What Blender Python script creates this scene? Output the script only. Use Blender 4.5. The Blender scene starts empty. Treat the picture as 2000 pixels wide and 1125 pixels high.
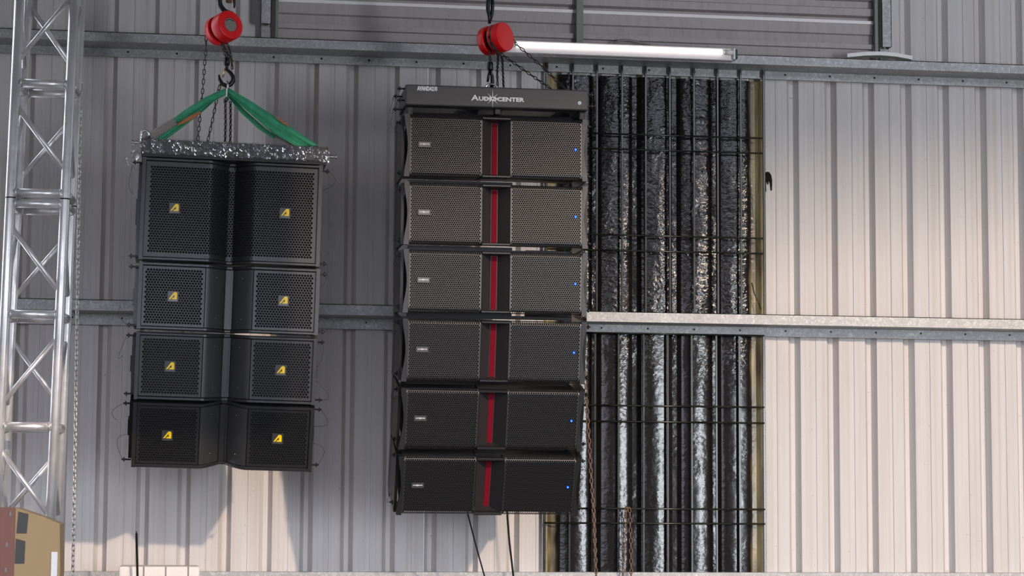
import bpy, math, random
from mathutils import Vector, Matrix
random.seed(7)
sc = bpy.context.scene
col = sc.collection

# ------------------------------------------------------------------ camera
F, TH, PS, RO = 4400.0, .1001, .1473, .0054          # focal length (px of a 2000 px frame), pitch, yaw, roll
CAM = Vector((0, -12.6, 1.5))
FW = Vector((math.sin(PS)*math.cos(TH), math.cos(PS)*math.cos(TH), math.sin(TH)))
_r = FW.cross(Vector((0, 0, 1))).normalized(); _u = _r.cross(FW)
RT = _r*math.cos(RO) + _u*math.sin(RO); UP = _u*math.cos(RO) - _r*math.sin(RO)
cd = bpy.data.cameras.new('camera'); cam = bpy.data.objects.new('camera', cd); col.objects.link(cam)
cd.sensor_width = 36; cd.lens = F/2000*36; cd.clip_end = 200
cam.matrix_world = Matrix(((RT.x, UP.x, -FW.x, CAM.x), (RT.y, UP.y, -FW.y, CAM.y), (RT.z, UP.z, -FW.z, CAM.z), (0, 0, 0, 1)))
sc.camera = cam

# ------------------------------------------------------------------ light
w = bpy.data.worlds.new('world'); sc.world = w; w.use_nodes = True
w.node_tree.nodes['Background'].inputs[0].default_value = (.84, .87, 1.0, 1)      # bright even sky outside the open hall front
w.node_tree.nodes['Background'].inputs[1].default_value = 5.5
sd = bpy.data.lights.new('sun', 'SUN'); sun = bpy.data.objects.new('sun', sd); col.objects.link(sun)
sd.energy = 2.15; sd.angle = math.radians(1.1); sd.color = (1, .76, .57)
SUN = Vector((-.455, 1, -.34)).normalized()
sun.rotation_euler = SUN.to_track_quat('-Z', 'Y').to_euler()
ad = bpy.data.lights.new('door_daylight', 'AREA'); door = bpy.data.objects.new('door_daylight', ad); col.objects.link(door)
ad.shape = 'RECTANGLE'; ad.size = 1.1; ad.size_y = 3.2; ad.energy = 560; ad.color = (.88, .94, 1)      # daylight through the hall's doorway
door.location = (7.6, -14.0, 1.65); door.rotation_euler = (math.radians(90), 0, 0)
sc.view_settings.view_transform = 'Standard'; sc.view_settings.look = 'None'
sc.view_settings.exposure = 0; sc.view_settings.gamma = 1; sc.view_settings.use_curve_mapping = False

# ------------------------------------------------------------------ helpers
def at(x, y, Y):
    d = FW + RT*((x-1000)/F) + UP*((562.5-y)/F)
    return CAM + d*((Y-CAM.y)/d.y)

class MB:
    def __init__(s): s.v = []; s.f = []
    def add(s, vs, fs):
        n = len(s.v); s.v += [tuple(p) for p in vs]; s.f += [tuple(i+n for i in f) for f in fs]; return s
    def box(s, x0, x1, y0, y1, z0, z1, M=None):
        vs = [Vector((x, y, z)) for x in (x0, x1) for y in (y0, y1) for z in (z0, z1)]
        if M: vs = [M @ p for p in vs]
        return s.add(vs, [(0, 1, 3, 2), (4, 6, 7, 5), (0, 4, 5, 1), (2, 3, 7, 6), (0, 2, 6, 4), (1, 5, 7, 3)])
    def hexa(s, a, b):            # two quads (4 points each, same winding) joined
        n = len(a)
        return s.add(list(a)+list(b), [tuple(range(n))[::-1], tuple(range(n, 2*n))] + [(i, (i+1) % n, n+(i+1) % n, n+i) for i in range(n)])
    def prism(s, poly, y0, y1):   # polygon in xz, extruded along y
        return s.hexa([(x, y0, z) for x, z in poly], [(x, y1, z) for x, z in poly])
    def prism_z(s, poly, z0, z1): # polygon in xy, extruded along z
        return s.hexa([(x, y, z0) for x, y in poly], [(x, y, z1) for x, y in poly])
    def prism_x(s, poly, x0, x1): # polygon in yz, extruded along x
        return s.hexa([(x0, y, z) for y, z in poly], [(x1, y, z) for y, z in poly])
    def tube(s, pts, r, n=8, closed=False, cap=True):
        pts = [Vector(p) for p in pts]; m = len(pts); rings = []
        prev = None
        for i, p in enumerate(pts):
            if closed: t = pts[(i+1) % m]-pts[i-1]
            else: t = pts[min(i+1, m-1)]-pts[max(i-1, 0)]
            t.normalize()
            if prev is None:
                a = t.cross(Vector((0, 0, 1)))
                if a.length < .1: a = t.cross(Vector((0, 1, 0)))
                if a.length < .1: a = t.cross(Vector((1, 0, 0)))
            else: a = prev - t*prev.dot(t)
            a.normalize(); prev = a; b = t.cross(a)
            rr = r[i] if isinstance(r, (list, tuple)) else r
            rings.append([p + (a*math.cos(2*math.pi*k/n) + b*math.sin(2*math.pi*k/n))*rr for k in range(n)])
        vs = [q for g in rings for q in g]; fs = []
        for i in range(m if closed else m-1):
            j = (i+1) % m
            fs += [(i*n+k, i*n+(k+1) % n, j*n+(k+1) % n, j*n+k) for k in range(n)]
        if cap and not closed: fs += [tuple(range(n))[::-1], tuple(range((m-1)*n, m*n))]
        return s.add(vs, fs)
    def lathe(s, prof, M, n=28):  # prof: (radius, height) along local z
        vs = []; fs = []; m = len(prof)
        for r, h in prof:
            vs += [M @ Vector((r*math.cos(2*math.pi*k/n), r*math.sin(2*math.pi*k/n), h)) for k in range(n)]
        for i in range(m-1):
            fs += [(i*n+k, i*n+(k+1) % n, (i+1)*n+(k+1) % n, (i+1)*n+k) for k in range(n)]
        fs += [tuple(range(n))[::-1], tuple(range((m-1)*n, m*n))]
        return s.add(vs, fs)
    def sheet(s, prof, z0, z1):   # open strip: prof in xy, from z0 to z1
        n = len(prof)
        return s.add([(x, y, z0) for x, y in prof]+[(x, y, z1) for x, y in prof], [(i, i+1, n+i+1, n+i) for i in range(n-1)])
    def mesh(s, name, m, smooth=False):
        me = bpy.data.meshes.new(name); me.from_pydata(s.v, [], s.f)
        if m: me.materials.append(m)
        if smooth: me.polygons.foreach_set('use_smooth', [True]*len(me.polygons))
        me.update(); return me
    def obj(s, name, m, parent=None, smooth=False, bevel=0, edge=None):
        o = link(name, s.mesh(name, m, smooth), parent)
        if bevel:
            b = o.modifiers.new('bevel', 'BEVEL'); b.width = bevel; b.segments = 2; b.limit_method = 'ANGLE'
        return o

def link(name, data, parent=None):
    o = bpy.data.objects.new(name, data); col.objects.link(o)
    if parent: o.parent = parent
    return o
def thing(name, label, cat, loc=(0, 0, 0), rot=(0, 0, 0), group=None):
    o = bpy.data.objects.new(name, None); col.objects.link(o); o.location = loc; o.rotation_euler = rot; o.empty_display_size = .1
    return tag(o, label, cat, group)
def tag(o, label, cat, group=None):
    o['label'] = label; o['category'] = cat
    if group: o['group'] = group
    return o
def struct(o, label=None):
    o['kind'] = 'structure'
    if label: o['label'] = label
    return o
def smooth_auto(o):
    for p in o.data.polygons: p.use_smooth = True
    e = o.modifiers.new('split', 'EDGE_SPLIT'); e.split_angle = math.radians(35)
    return o

# ------------------------------------------------------------------ materials
def mat(name, base, rough=.5, metal=0, spec=.5):
    m = bpy.data.materials.new(name); m.use_nodes = True; b = m.node_tree.nodes['Principled BSDF']
    b.inputs['Base Color'].default_value = (*base, 1); b.inputs['Roughness'].default_value = rough
    b.inputs['Metallic'].default_value = metal; b.inputs['Specular IOR Level'].default_value = spec
    return m
def N(m, t, **kw):
    n = m.node_tree.nodes.new(t)
    for k, v in kw.items():
        if k in n.inputs: n.inputs[k].default_value = v
        else: setattr(n, k, v)
    return n
def L(m, a, b): m.node_tree.links.new(a, b)
def B(m): return m.node_tree.nodes['Principled BSDF']
def coords(m, scale=(1, 1, 1), kind='Object'):
    tc = N(m, 'ShaderNodeTexCoord'); mp = N(m, 'ShaderNodeMapping'); mp.inputs['Scale'].default_value = scale
    L(m, tc.outputs[kind], mp.inputs['Vector']); return mp.outputs['Vector']
def ramp(m, fac, stops):
    r = N(m, 'ShaderNodeValToRGB'); e = r.color_ramp.elements
    while len(e) < len(stops): e.new(.5)
    for i, (p, c) in enumerate(stops): e[i].position = p; e[i].color = (*c, 1) if len(c) == 3 else c
    L(m, fac, r.inputs['Fac']); return r.outputs['Color']
def noise(m, vec, scale, detail=3, rough=.5):
    n = N(m, 'ShaderNodeTexNoise'); n.inputs['Scale'].default_value = scale; n.inputs['Detail'].default_value = detail
    n.inputs['Roughness'].default_value = rough; L(m, vec, n.inputs['Vector']); return n.outputs['Fac']
def mixc(m, fac, a, b, blend='MIX'):
    x = N(m, 'ShaderNodeMix', data_type='RGBA', blend_type=blend)
    for s, v in ((x.inputs[0], fac), (x.inputs[6], a), (x.inputs[7], b)):
        if isinstance(v, (int, float)): s.default_value = v
        elif isinstance(v, tuple): s.default_value = (*v, 1)
        else: L(m, v, s)
    return x.outputs[2]
def bump(m, h, strength, dist):
    b = N(m, 'ShaderNodeBump'); b.inputs['Strength'].default_value = strength; b.inputs['Distance'].default_value = dist
    L(m, h, b.inputs['Height']); L(m, b.outputs['Normal'], B(m).inputs['Normal'])

def mat_wall(name, base, dirt):
    m = mat(name, base, .52, 0, .35)
    v = coords(m, (9, 9, .45)); n1 = noise(m, v, 2.2, 4, .6)
    c = mixc(m, ramp(m, n1, [(.42, (0, 0, 0)), (.75, (1, 1, 1))]), base, tuple(a*b for a, b in zip(base, (.92, .90, .87))))
    ns = noise(m, coords(m, (26, 26, .06)), 1.6, 3, .7)
    c = mixc(m, ramp(m, ns, [(.46, (0, 0, 0)), (.80, (.75,)*3)]), c, tuple(a*b for a, b in zip(base, (.80, .74, .68))))
    v2 = coords(m); n2 = noise(m, v2, 38, 3, .7)
    c = mixc(m, ramp(m, n2, [(.67, (0, 0, 0)), (.74, (.55, .55, .55))]), c, dirt)
    n3 = noise(m, coords(m, (5, 5, 1.6)), 1.3, 5, .65)
    c = mixc(m, ramp(m, n3, [(.58, (0, 0, 0)), (.85, (.4, .4, .4))]), c, tuple(a*b for a, b in zip(base, (.78, .72, .66))))
    L(m, c, B(m).inputs['Base Color']); return m
M_WALL = mat_wall('painted_cladding', (.60, .575, .565), (.22, .19, .18))
M_SHUT = mat_wall('painted_cladding_dusty', (.42, .375, .375), (.15, .13, .13))

M_GALV = mat('galvanised_steel', (.45, .46, .47), .46, .15, .5)
_v = N(M_GALV, 'ShaderNodeTexVoronoi'); _v.inputs['Scale'].default_value = 85; _v.inputs['Randomness'].default_value = 1
_d = noise(M_GALV, coords(M_GALV), 40, 2)
_mv = N(M_GALV, 'ShaderNodeMapping'); _dn = N(M_GALV, 'ShaderNodeTexNoise'); _dn.inputs['Scale'].default_value = 60; _dn.inputs['Detail'].default_value = 3; _gc = coords(M_GALV); L(M_GALV, _gc, _dn.inputs['Vector']); L(M_GALV, mixc(M_GALV, .045, _gc, _dn.outputs['Color'], 'ADD'), _mv.inputs['Vector']); L(M_GALV, _mv.outputs[0], _v.inputs['Vector'])
_c = ramp(M_GALV, _v.outputs['Color'], [(.25, (.34, .34, .34)), (.6, (.39, .39, .39)), (.9, (.54, .535, .525))])
_c = mixc(M_GALV, ramp(M_GALV, noise(M_GALV, coords(M_GALV, (1, 1, 1)), 6, 4), [(.4, (0, 0, 0)), (.8, (.5, .5, .5))]), _c, (.25, .24, .23))
L(M_GALV, _c, B(M_GALV).inputs['Base Color'])

M_TAR = mat('black_coated_sheet', (.008, .007, .008), .07, 0, .3)
_n = noise(M_TAR, coords(M_TAR, (.8, 1, 1.25)), 30, 3, .5)
_n2 = noise(M_TAR, coords(M_TAR, (1, 1, .35)), 9, 2, .5)
_pm = ramp(M_TAR, noise(M_TAR, coords(M_TAR, (1.5, 1, .6)), 5, 2), [(.35, (.25,)*3), (.65, (1, 1, 1))])
_a0 = N(M_TAR, 'ShaderNodeMath', operation='MULTIPLY'); L(M_TAR, _n, _a0.inputs[0]); L(M_TAR, _pm, _a0.inputs[1])
_a = N(M_TAR, 'ShaderNodeMath', operation='MULTIPLY_ADD'); L(M_TAR, _n2, _a.inputs[0]); _a.inputs[1].default_value = .6; L(M_TAR, _a0.outputs[0], _a.inputs[2])
_zc = N(M_TAR, 'ShaderNodeTexCoord'); _zs = N(M_TAR, 'ShaderNodeSeparateXYZ'); L(M_TAR, _zc.outputs['Object'], _zs.inputs[0])
_zm = N(M_TAR, 'ShaderNodeMapRange'); L(M_TAR, _zs.outputs['Z'], _zm.inputs['Value'])      # the upper sheet is the more crumpled one
for k, v in (('From Min', 2.2), ('From Max', 2.7), ('To Min', .32), ('To Max', 1.0)): _zm.inputs[k].default_value = v
_am = N(M_TAR, 'ShaderNodeMath', operation='MULTIPLY'); L(M_TAR, _a.outputs[0], _am.inputs[0]); L(M_TAR, _zm.outputs[0], _am.inputs[1])
bump(M_TAR, _am.outputs[0], .95, .0075)
# the coat stops short of the sheet's side edges, where the yellowed plastic shows
_tc = N(M_TAR, 'ShaderNodeTexCoord'); _sx = N(M_TAR, 'ShaderNodeSeparateXYZ'); L(M_TAR, _tc.outputs['Object'], _sx.inputs[0])
_ab = N(M_TAR, 'ShaderNodeMath', operation='ABSOLUTE'); L(M_TAR, _sx.outputs['X'], _ab.inputs[0])
_ad = N(M_TAR, 'ShaderNodeMath', operation='MULTIPLY_ADD'); L(M_TAR, noise(M_TAR, coords(M_TAR, (1, 1, .5)), 6, 4), _ad.inputs[0]); _ad.inputs[1].default_value = .10
L(M_TAR, _ab.outputs[0], _ad.inputs[2])
_e = ramp(M_TAR, _ad.outputs[0], [(.0, (0, 0, 0)), (1, (1, 1, 1))])
_mr = N(M_TAR, 'ShaderNodeMapRange'); L(M_TAR, _ad.outputs[0], _mr.inputs['Value']); _mr.inputs['From Min'].default_value = .605; _mr.inputs['From Max'].default_value = .655
L(M_TAR, mixc(M_TAR, _mr.outputs[0], (.010, .008, .008), mixc(M_TAR, ramp(M_TAR, noise(M_TAR, coords(M_TAR, (2, 1, .25)), 7, 4), [(.45, (0, 0, 0)), (.65, (1, 1, 1))]), (.44, .35, .17), (.12, .085, .05))), B(M_TAR).inputs['Base Color'])
_mr2 = N(M_TAR, 'ShaderNodeMapRange'); L(M_TAR, _ad.outputs[0], _mr2.inputs['Value'])
for k, v in (('From Min', .605), ('From Max', .655), ('To Min', .16), ('To Max', .35)): _mr2.inputs[k].default_value = v
L(M_TAR, _mr2.outputs[0], B(M_TAR).inputs['Roughness'])

M_GRN = mat('green_painted_bar', (.045, .058, .04), .22)
L(M_GRN, mixc(M_GRN, ramp(M_GRN, noise(M_GRN, coords(M_GRN), 9, 4), [(.4, (0, 0, 0)), (.62, (1, 1, 1))]), (.022, .028, .016), (.007, .006, .006)), B(M_GRN).inputs['Base Color'])
M_GRN2 = mat('sage_green_frame', (.19, .215, .18), .5)
M_ALU = mat('aluminium_tube', (.62, .60, .60), .36, .65)
L(M_ALU, ramp(M_ALU, noise(M_ALU, coords(M_ALU, (1, 1, .3)), 14, 4), [(.35, (.60, .585, .58)), (.65, (.76, .74, .73))]), B(M_ALU).inputs['Base Color'])
L(M_ALU, ramp(M_ALU, noise(M_ALU, coords(M_ALU), 30, 4), [(.3, (.28,)*3), (.7, (.46,)*3)]), B(M_ALU).inputs['Roughness'])
def mat_speck(name, base, rough, amt, scale=260, metal=0, bs=.12):
    m = mat(name, base, rough, metal)
    n = noise(m, coords(m), scale, 2, .6)
    L(m, mixc(m, n, tuple(c*(1-amt) for c in base), tuple(c*(1+amt) for c in base)), B(m).inputs['Base Color'])
    bump(m, n, bs, .002); return m
M_CAB = mat_speck('black_textured_paint', (.020, .020, .021), .55, .35)
M_FRAME = mat_speck('charcoal_powder_coat', (.052, .052, .054), .38, .3, 260, .7)
M_GRL = mat_speck('grille_powder_coat', (.052, .052, .053), .38, .2, 260, .75)
M_GRR = mat_speck('grille_grey_powder_coat', (.085, .084, .082), .38, .2, 260, .8)
M_PANEL = mat_speck('satin_black_panel', (.030, .030, .031), .38, .3)
M_BAR = mat_speck('dark_grey_fly_bar_paint', (.050, .049, .050), .48, .25)
M_FOAM = mat_speck('black_foam', (.005, .005, .006), .9, .3)
M_BLK = mat('black_steel', (.014, .013, .013), .32, .3)
M_RED = mat_speck('red_hoist_paint', (.78, .004, .008), .40, .06, 90)
M_REDS = mat('dark_red_strip', (.17, .005, .014), .85, 0, .1)
M_YEL = mat('yellow_logo', (.95, .62, .0), .4)
M_BADGE = mat('grey_badge', (.055, .055, .058), .35, .2)
M_SILV = mat('silver_badge', (.12, .12, .122), .36, .5)
M_WHT = mat('white_print', (.85, .85, .86), .5)
M_CHROME = mat('bright_steel', (.72, .72, .73), .18, 1)
M_LABEL = mat_speck('worn_label_disc', (.30, .27, .25), .4, .3, 120, .4)
M_DARKP = mat('dark_print', (.04, .03, .03), .5)
M_CHAIN = mat_speck('oiled_chain', (.055, .04, .036), .4, .5, 90, .5)
M_CHAINS = mat_speck('zinc_chain', (.52, .50, .45), .35, .3, 90, .85)
M_RUST = mat_speck('rusty_chain', (.20, .115, .075), .65, .5, 60, .2)
M_SL = mat('green_webbing', (.035, .30, .15), .75)
_n = noise(M_SL, coords(M_SL), 30, 3)
L(M_SL, mixc(M_SL, _n, (.02, .21, .10), (.07, .42, .24)), B(M_SL).inputs['Base Color'])
M_SLG = mat_speck('grey_sleeve', (.27, .235, .22), .7, .25, 120)
M_ORG = mat_speck('orange_label', (.42, .15, .045), .7, .3, 120)
M_CARD = mat('cardboard', (.42, .28, .14), .8)
L(M_CARD, mixc(M_CARD, noise(M_CARD, coords(M_CARD, (1, 1, .4)), 8, 4), (.38, .25, .12), (.45, .305, .155)), B(M_CARD).inputs['Base Color'])
M_CARDR = mat('reddish_cardboard_print', (.26, .115, .085), .4)
M_TAPE = mat('grey_tape', (.035, .032, .027), .5)
M_FOAMW = mat_speck('white_polystyrene', (.84, .80, .75), .8, .05, 60)
M_CABLE = mat('black_cable', (.012, .012, .013), .5)
M_WIRE = mat('steel_lanyard', (.05, .05, .055), .35, .5)
M_BLUEDOT = mat('blue_dot', (.03, .25, .75), .4)
M_PLAST = mat('white_plastic', (.82, .80, .77), .45)
M_CONC = mat_speck('concrete_floor', (.09, .086, .08), .8, .15, 9)
M_ASPH = mat_speck('dark_asphalt', (.05, .05, .05), .9, .2, 9)
M_ROOF = mat_speck('roof_sheet_grey', (.11, .11, .11), .7, .1, 9)
M_WOOD = mat_speck('crate_wood', (.35, .24, .14), .8, .25, 20)
def emit(name, c, s):
    m = mat(name, c); B(m).inputs['Emission Color'].default_value = (*c, 1); B(m).inputs['Emission Strength'].default_value = s; return m
M_LED = emit('blue_led', (.004, .05, 1), 5)
M_LEDC = emit('blue_led_core', (.08, .30, 1), 6)
M_TUBE = emit('fluorescent_tube_glow', (1, .93, .88), 1.6)
M_BATTEN = mat('white_batten', (.80, .74, .73), .4)

# clear crumpled stretch film: mostly see-through with bright glints on the creases
M_FILM = mat('clear_plastic_film', (.85, .85, .87), .10, 0, .9)
_v = N(M_FILM, 'ShaderNodeTexVoronoi', feature='DISTANCE_TO_EDGE'); _v.inputs['Scale'].default_value = 13
_w = N(M_FILM, 'ShaderNodeMapping'); _w.inputs['Scale'].default_value = (1.7, 1, .55); _w.inputs['Rotation'].default_value = (0, .5, 0)
_nn = N(M_FILM, 'ShaderNodeTexNoise'); _nn.inputs['Scale'].default_value = 9
_tc = N(M_FILM, 'ShaderNodeTexCoord'); L(M_FILM, _tc.outputs['Object'], _w.inputs['Vector']); L(M_FILM, _tc.outputs['Object'], _nn.inputs['Vector'])
_m3 = mixc(M_FILM, .12, _w.outputs[0], _nn.outputs['Color'], 'ADD'); L(M_FILM, _m3, _v.inputs['Vector'])
_bn = N(M_FILM, 'ShaderNodeBump'); _bn.inputs['Strength'].default_value = .8; _bn.inputs['Distance'].default_value = .03
_h = noise(M_FILM, coords(M_FILM, (2.0, 1, .8)), 10, 3, .55); L(M_FILM, _h, _bn.inputs['Height'])
_gl = N(M_FILM, 'ShaderNodeBsdfGlossy'); _gl.inputs['Roughness'].default_value = .06; L(M_FILM, _bn.outputs[0], _gl.inputs['Normal'])
_tr = N(M_FILM, 'ShaderNodeBsdfTransparent'); _mx = N(M_FILM, 'ShaderNodeMixShader')
L(M_FILM, ramp(M_FILM, _v.outputs['Distance'], [(.0, (.50,)*3), (.07, (.22,)*3), (.3, (.09,)*3)]), _mx.inputs[0])
L(M_FILM, _tr.outputs[0], _mx.inputs[1]); L(M_FILM, _gl.outputs[0], _mx.inputs[2])
L(M_FILM, _mx.outputs[0], M_FILM.node_tree.nodes['Material Output'].inputs['Surface'])

# ------------------------------------------------------------------ setting: floor, roof, wall
fl = MB().box(-7.1, 12.5, -6, .4, -.2, 0).obj('floor', M_CONC); struct(fl, 'grey concrete hall floor')
struct(MB().box(-60, 60, -90, -6, -.2, -.005).obj('ground', M_ASPH), 'dark asphalt yard before the hall')
ce = MB().box(-9.2, 24, -14.1, .6, 9.4, 9.5).obj('ceiling', M_ROOF); struct(ce, 'grey sheet roof over the hall')
# added slats out of view, thinning downwards to soften the edge of the sunlight
aw = bpy.data.objects.new('trim_7', None); col.objects.link(aw); struct(aw, 'added unseen slats that soften the upper edge of the sunlight')
def slat(za, zb):                                       # slats slope lower to the left, slanting the sun cut-off
    f = lambda x, z: z+.13*(x-9.8)
    MB().hexa([(-6, -14.02, f(-6, za)), (24, -14.02, f(24, za)), (24, -14.02, f(24, zb)), (-6, -14.02, f(-6, zb))][::-1],
              [(-6, -13.98, f(-6, za)), (24, -13.98, f(24, za)), (24, -13.98, f(24, zb)), (-6, -13.98, f(-6, zb))][::-1]).obj('slat', M_ROOF, aw)
slat(8.64, 10.6)
m = MB().box(-7, 2.7, -6.1, -6, 3.55, 9.4).box(-7, -3.6, -6.1, -6, 0, 3.55).box(2.5, 5.4, -14.1, -13.9, 0, 5.6).box(11.5, 12.4, -14.1, -13.9, 5.6, 9.4)  # unseen pieces added to cut sky light high up and darken reflections
m.box(5.4, 7.0, -14.1, -13.9, 0, 5.6).box(8.9, 12.4, -14.1, -13.9, 0, 5.6).box(7.0, 8.9, -14.1, -13.9, 3.25, 5.6)
struct(m.obj('light_block_front', M_ROOF), 'added unseen front wall pieces, doorway and gaps placed to shape the light')
struct(MB().box(-7.1, -7, -14, .4, 0, 9.4).obj('light_block_left', M_ROOF), 'added unseen grey wall on the left keeping side light out')  # side walls added so the daylight arrives from the front only
struct(MB().box(12.4, 12.5, -14, .4, 0, 9.4).obj('light_block_right', M_ROOF), 'added unseen grey wall on the right keeping side light out')
for i in range(12):
    zz = 8.64-.08*i; slat(zz-.08*(1-(i+.5)/12), zz)

KN = [(0, -.4374), (6, .9113), (17, 3.4847), (20, 4.1699), (22, 4.629)]
def rib_x(i):
    if i <= 0: return KN[0][1] + i*.2248
    for (a, xa), (b, xb) in zip(KN, KN[1:]):
        if i <= b: return xa + (xb-xa)*(i-a)/(b-a)
    return KN[-1][1] + (i-22)*.2295
def wall_profile(i0, i1, y0=0, crown=0, h=.044):
    pts = []
    for i in range(i0, i1):
        x = rib_x(i); nx = rib_x(i+1)
        if crown: pts += [(x-.005, y0), (x-.001, y0+.0012), (x+.002, y0+.0045), (x+.017, y0+h-.003), (x+.020, y0+h), (x+.046, y0+h), (x+.049, y0+h-.003), (x+.064, y0+.0045), (x+.067, y0+.0012), (x+.071, y0)]
        else: pts += [(x, y0), (x+.024, y0+h), (x+.048, y0+h), (x+.072, y0)]
        a, b = (x+.071, nx-.005) if crown else (x+.072, nx); mid = (a+b)/2
        if crown:
            for k in range(1, 10): t = k/10; pts.append((a+(b-a)*t, y0-crown*4*t*(1-t)))
        else:
            pts += [(mid-.016, y0), (mid-.0148, y0+.004), (mid+.0118, y0+.004), (mid+.013, y0)]
    pts.append((rib_x(i1), y0)); return pts
wb = bpy.data.objects.new('wall_back', None); col.objects.link(wb); struct(wb, 'painted trapezoidal metal cladding wall')
idx = list(range(-8, 40, 4))
for k, (i0, i1) in enumerate(zip(idx, idx[1:])):
    off = .0012*(k % 2)
    MB().sheet(wall_profile(i0, i1, off), 0, 9.4).obj('cladding_sheet', M_WALL, wb)

# galvanised Z girts: front flange up, horizontal web, rear flange down with a small lip
def girt(name, x0, x1, zt, fh, rh, depth, label, screws):
    t = .004; m = MB()
    m.box(x0, x1, -depth, -depth+t, zt-fh, zt)
    m.box(x0, x1, -depth, -depth+.014, zt-t, zt)
    m.box(x0, x1, -depth, -.001, zt-fh-t, zt-fh)
    m.box(x0, x1, -.020, -.016, zt-fh-rh, zt-fh)
    m.box(x0, x1, -.036, -.016, zt-fh-rh-t, zt-fh-rh)
    o = m.obj(name, M_GALV); struct(o, label)
    g = MB().lathe([(.006, 0), (.006, .004), (.003, .006)], Matrix.Rotation(math.radians(90), 4, 'X'), 6).mesh('screw', M_BLK)
    x = x0+.12
    while x < x1 and screws:
        s = link('screw', g, o); s.location = (x, -.020, zt-fh-rh*.45); x += .27
    return o
GD = .21
def girt_px(name, x0, x1, px, yt, yf, yb, label):
    zt = at(px, yt, -GD).z; zf = at(px, yf, -GD).z; zb = at(px, yb, -.018).z
    girt(name, x0, x1, zt, zt-zf, zf-zb, GD, label, True); return zt
ug = girt_px('trim_1', -3.4, 9.5, 600, 76, 93, 123, 'upper galvanised steel girt running across the wall')
lg = girt_px('trim_2', -3.4, 1.75, 640, 593.5, 613, 641, 'lower galvanised steel girt behind the speaker arrays')
rg = girt_px('trim_3', at(1146, 610, -GD).x, 9.5, 1500, 614, 632.5, 656, 'lower galvanised steel girt in sunlight on the right')
bz = at(1000, 1117, -.03).z
struct(MB().box(-3.4, 9.5, -.05, -.002, bz-.07, bz).obj('trim_4', M_GALV, bevel=.003), 'flat galvanised base rail at the foot of the cladding')
# vertical galvanised studs beside the ribbed infill panel
for n, (xa, xb, yb) in enumerate(((509, 530, 45), (1722, 1741, 91))):
    a = at(xa, 30, -.12); b = at(xb, 30, -.12); zb = at(xa, yb, -.12).z
    m = MB().box(a.x, b.x, -.12, -.116, zb, 5.2).box(a.x, a.x+.004, -.12, -.01, zb, 5.2).box(b.x-.004, b.x, -.12, -.01, zb, 5.2)
    m.box(a.x+.008, b.x-.008, -.06, -.056, ug+.004, zb)
    struct(m.obj('trim_%d' % (5+n), M_GALV), 'short vertical galvanised stud beside the ribbed panel')

# horizontally ribbed infill panel with green frame, above the upper girt
sp = thing('ribbed_panel', 'horizontally ribbed grey metal panel with sage green frame above upper girt', 'panel', (at(1120, 90, -.03).x, -.03, ug))
X0 = at(541, 40, -.03).x-sp.location.x; X1 = at(1704, 60, -.03).x-sp.location.x; XM = at(1129, 60, -.03).x-sp.location.x
def zloc(y): return at(1250, y, -.03).z-sp.location.z
prof = [(86, 0), (82, 0), (81, -.011), (72, -.013), (70, .004), (53, .008), (51, -.002), (32, -.006), (26, -.006), (24, .012), (18, .012), (15, -.007), (1, -.009), (-2, .006), (-14, .006), (-16, -.011), (-28, -.011), (-30, .004), (-50, -.004), (-56, -.006), (-60, .01), (-90, -.01), (-150, -.012)]
prof = [(zloc(92)-.04, 0)]+[(zloc(y), d*1.7) for y, d in prof]
for xa, xb in ((X0, XM), (XM, X1)):
    n = len(prof)
    MB().add([(xa, d, z) for z, d in prof]+[(xb, d, z) for z, d in prof], [(i, i+1, n+i+1, n+i) for i in range(n-1)]).obj('ribbed_sheet', M_SHUT, sp)
for y0_, y1_, d0_, d1_ in ((31.5, 25.5, -.013, -.015), (-50.5, -56.5, -.013, -.015)):
    MB().hexa([(X0, d0_-.004, zloc(y0_)), (X1, d0_-.004, zloc(y0_)), (X1, d1_-.004, zloc(y1_)), (X0, d1_-.004, zloc(y1_))], [(X0, d0_+.002, zloc(y0_)), (X1, d0_+.002, zloc(y0_)), (X1, d1_+.002, zloc(y1_)), (X0, d1_+.002, zloc(y1_))]).obj('white_bead', M_PLAST, sp)
for xa, xb in ((X0-.012, X0+.006), (XM-.020, XM+.020), (X1-.004, X1+.016)):
    MB().box(xa, xb, -.060, -.042, -.005, 1.2).obj('frame_bar', M_GRN2, sp, bevel=.002)

# glossy black coated corrugated sheets behind the grille
XA = at(1063, 700, 0).x; XB = at(1492, 700, 0).x; xc = (XA+XB)/2
ts = thing('coated_sheet', 'glossy black tar-coated corrugated sheet behind the barred grilles', 'sheet', (xc, -.006, 0))
pp = [(x-xc, y) for x, y in wall_profile(8, 20, 0, .005, .024) if XA <= x <= XB]
pp = [(XA-xc, 0)]+pp+[(XB-xc, 0)]
for a, b in ((bz-.6, lg-.06), (lg-.06, ug-.11)):
    o = MB().sheet(pp, a, b).obj('corrugated_sheet', M_TAR, ts)
    smooth_auto(o)

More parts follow.
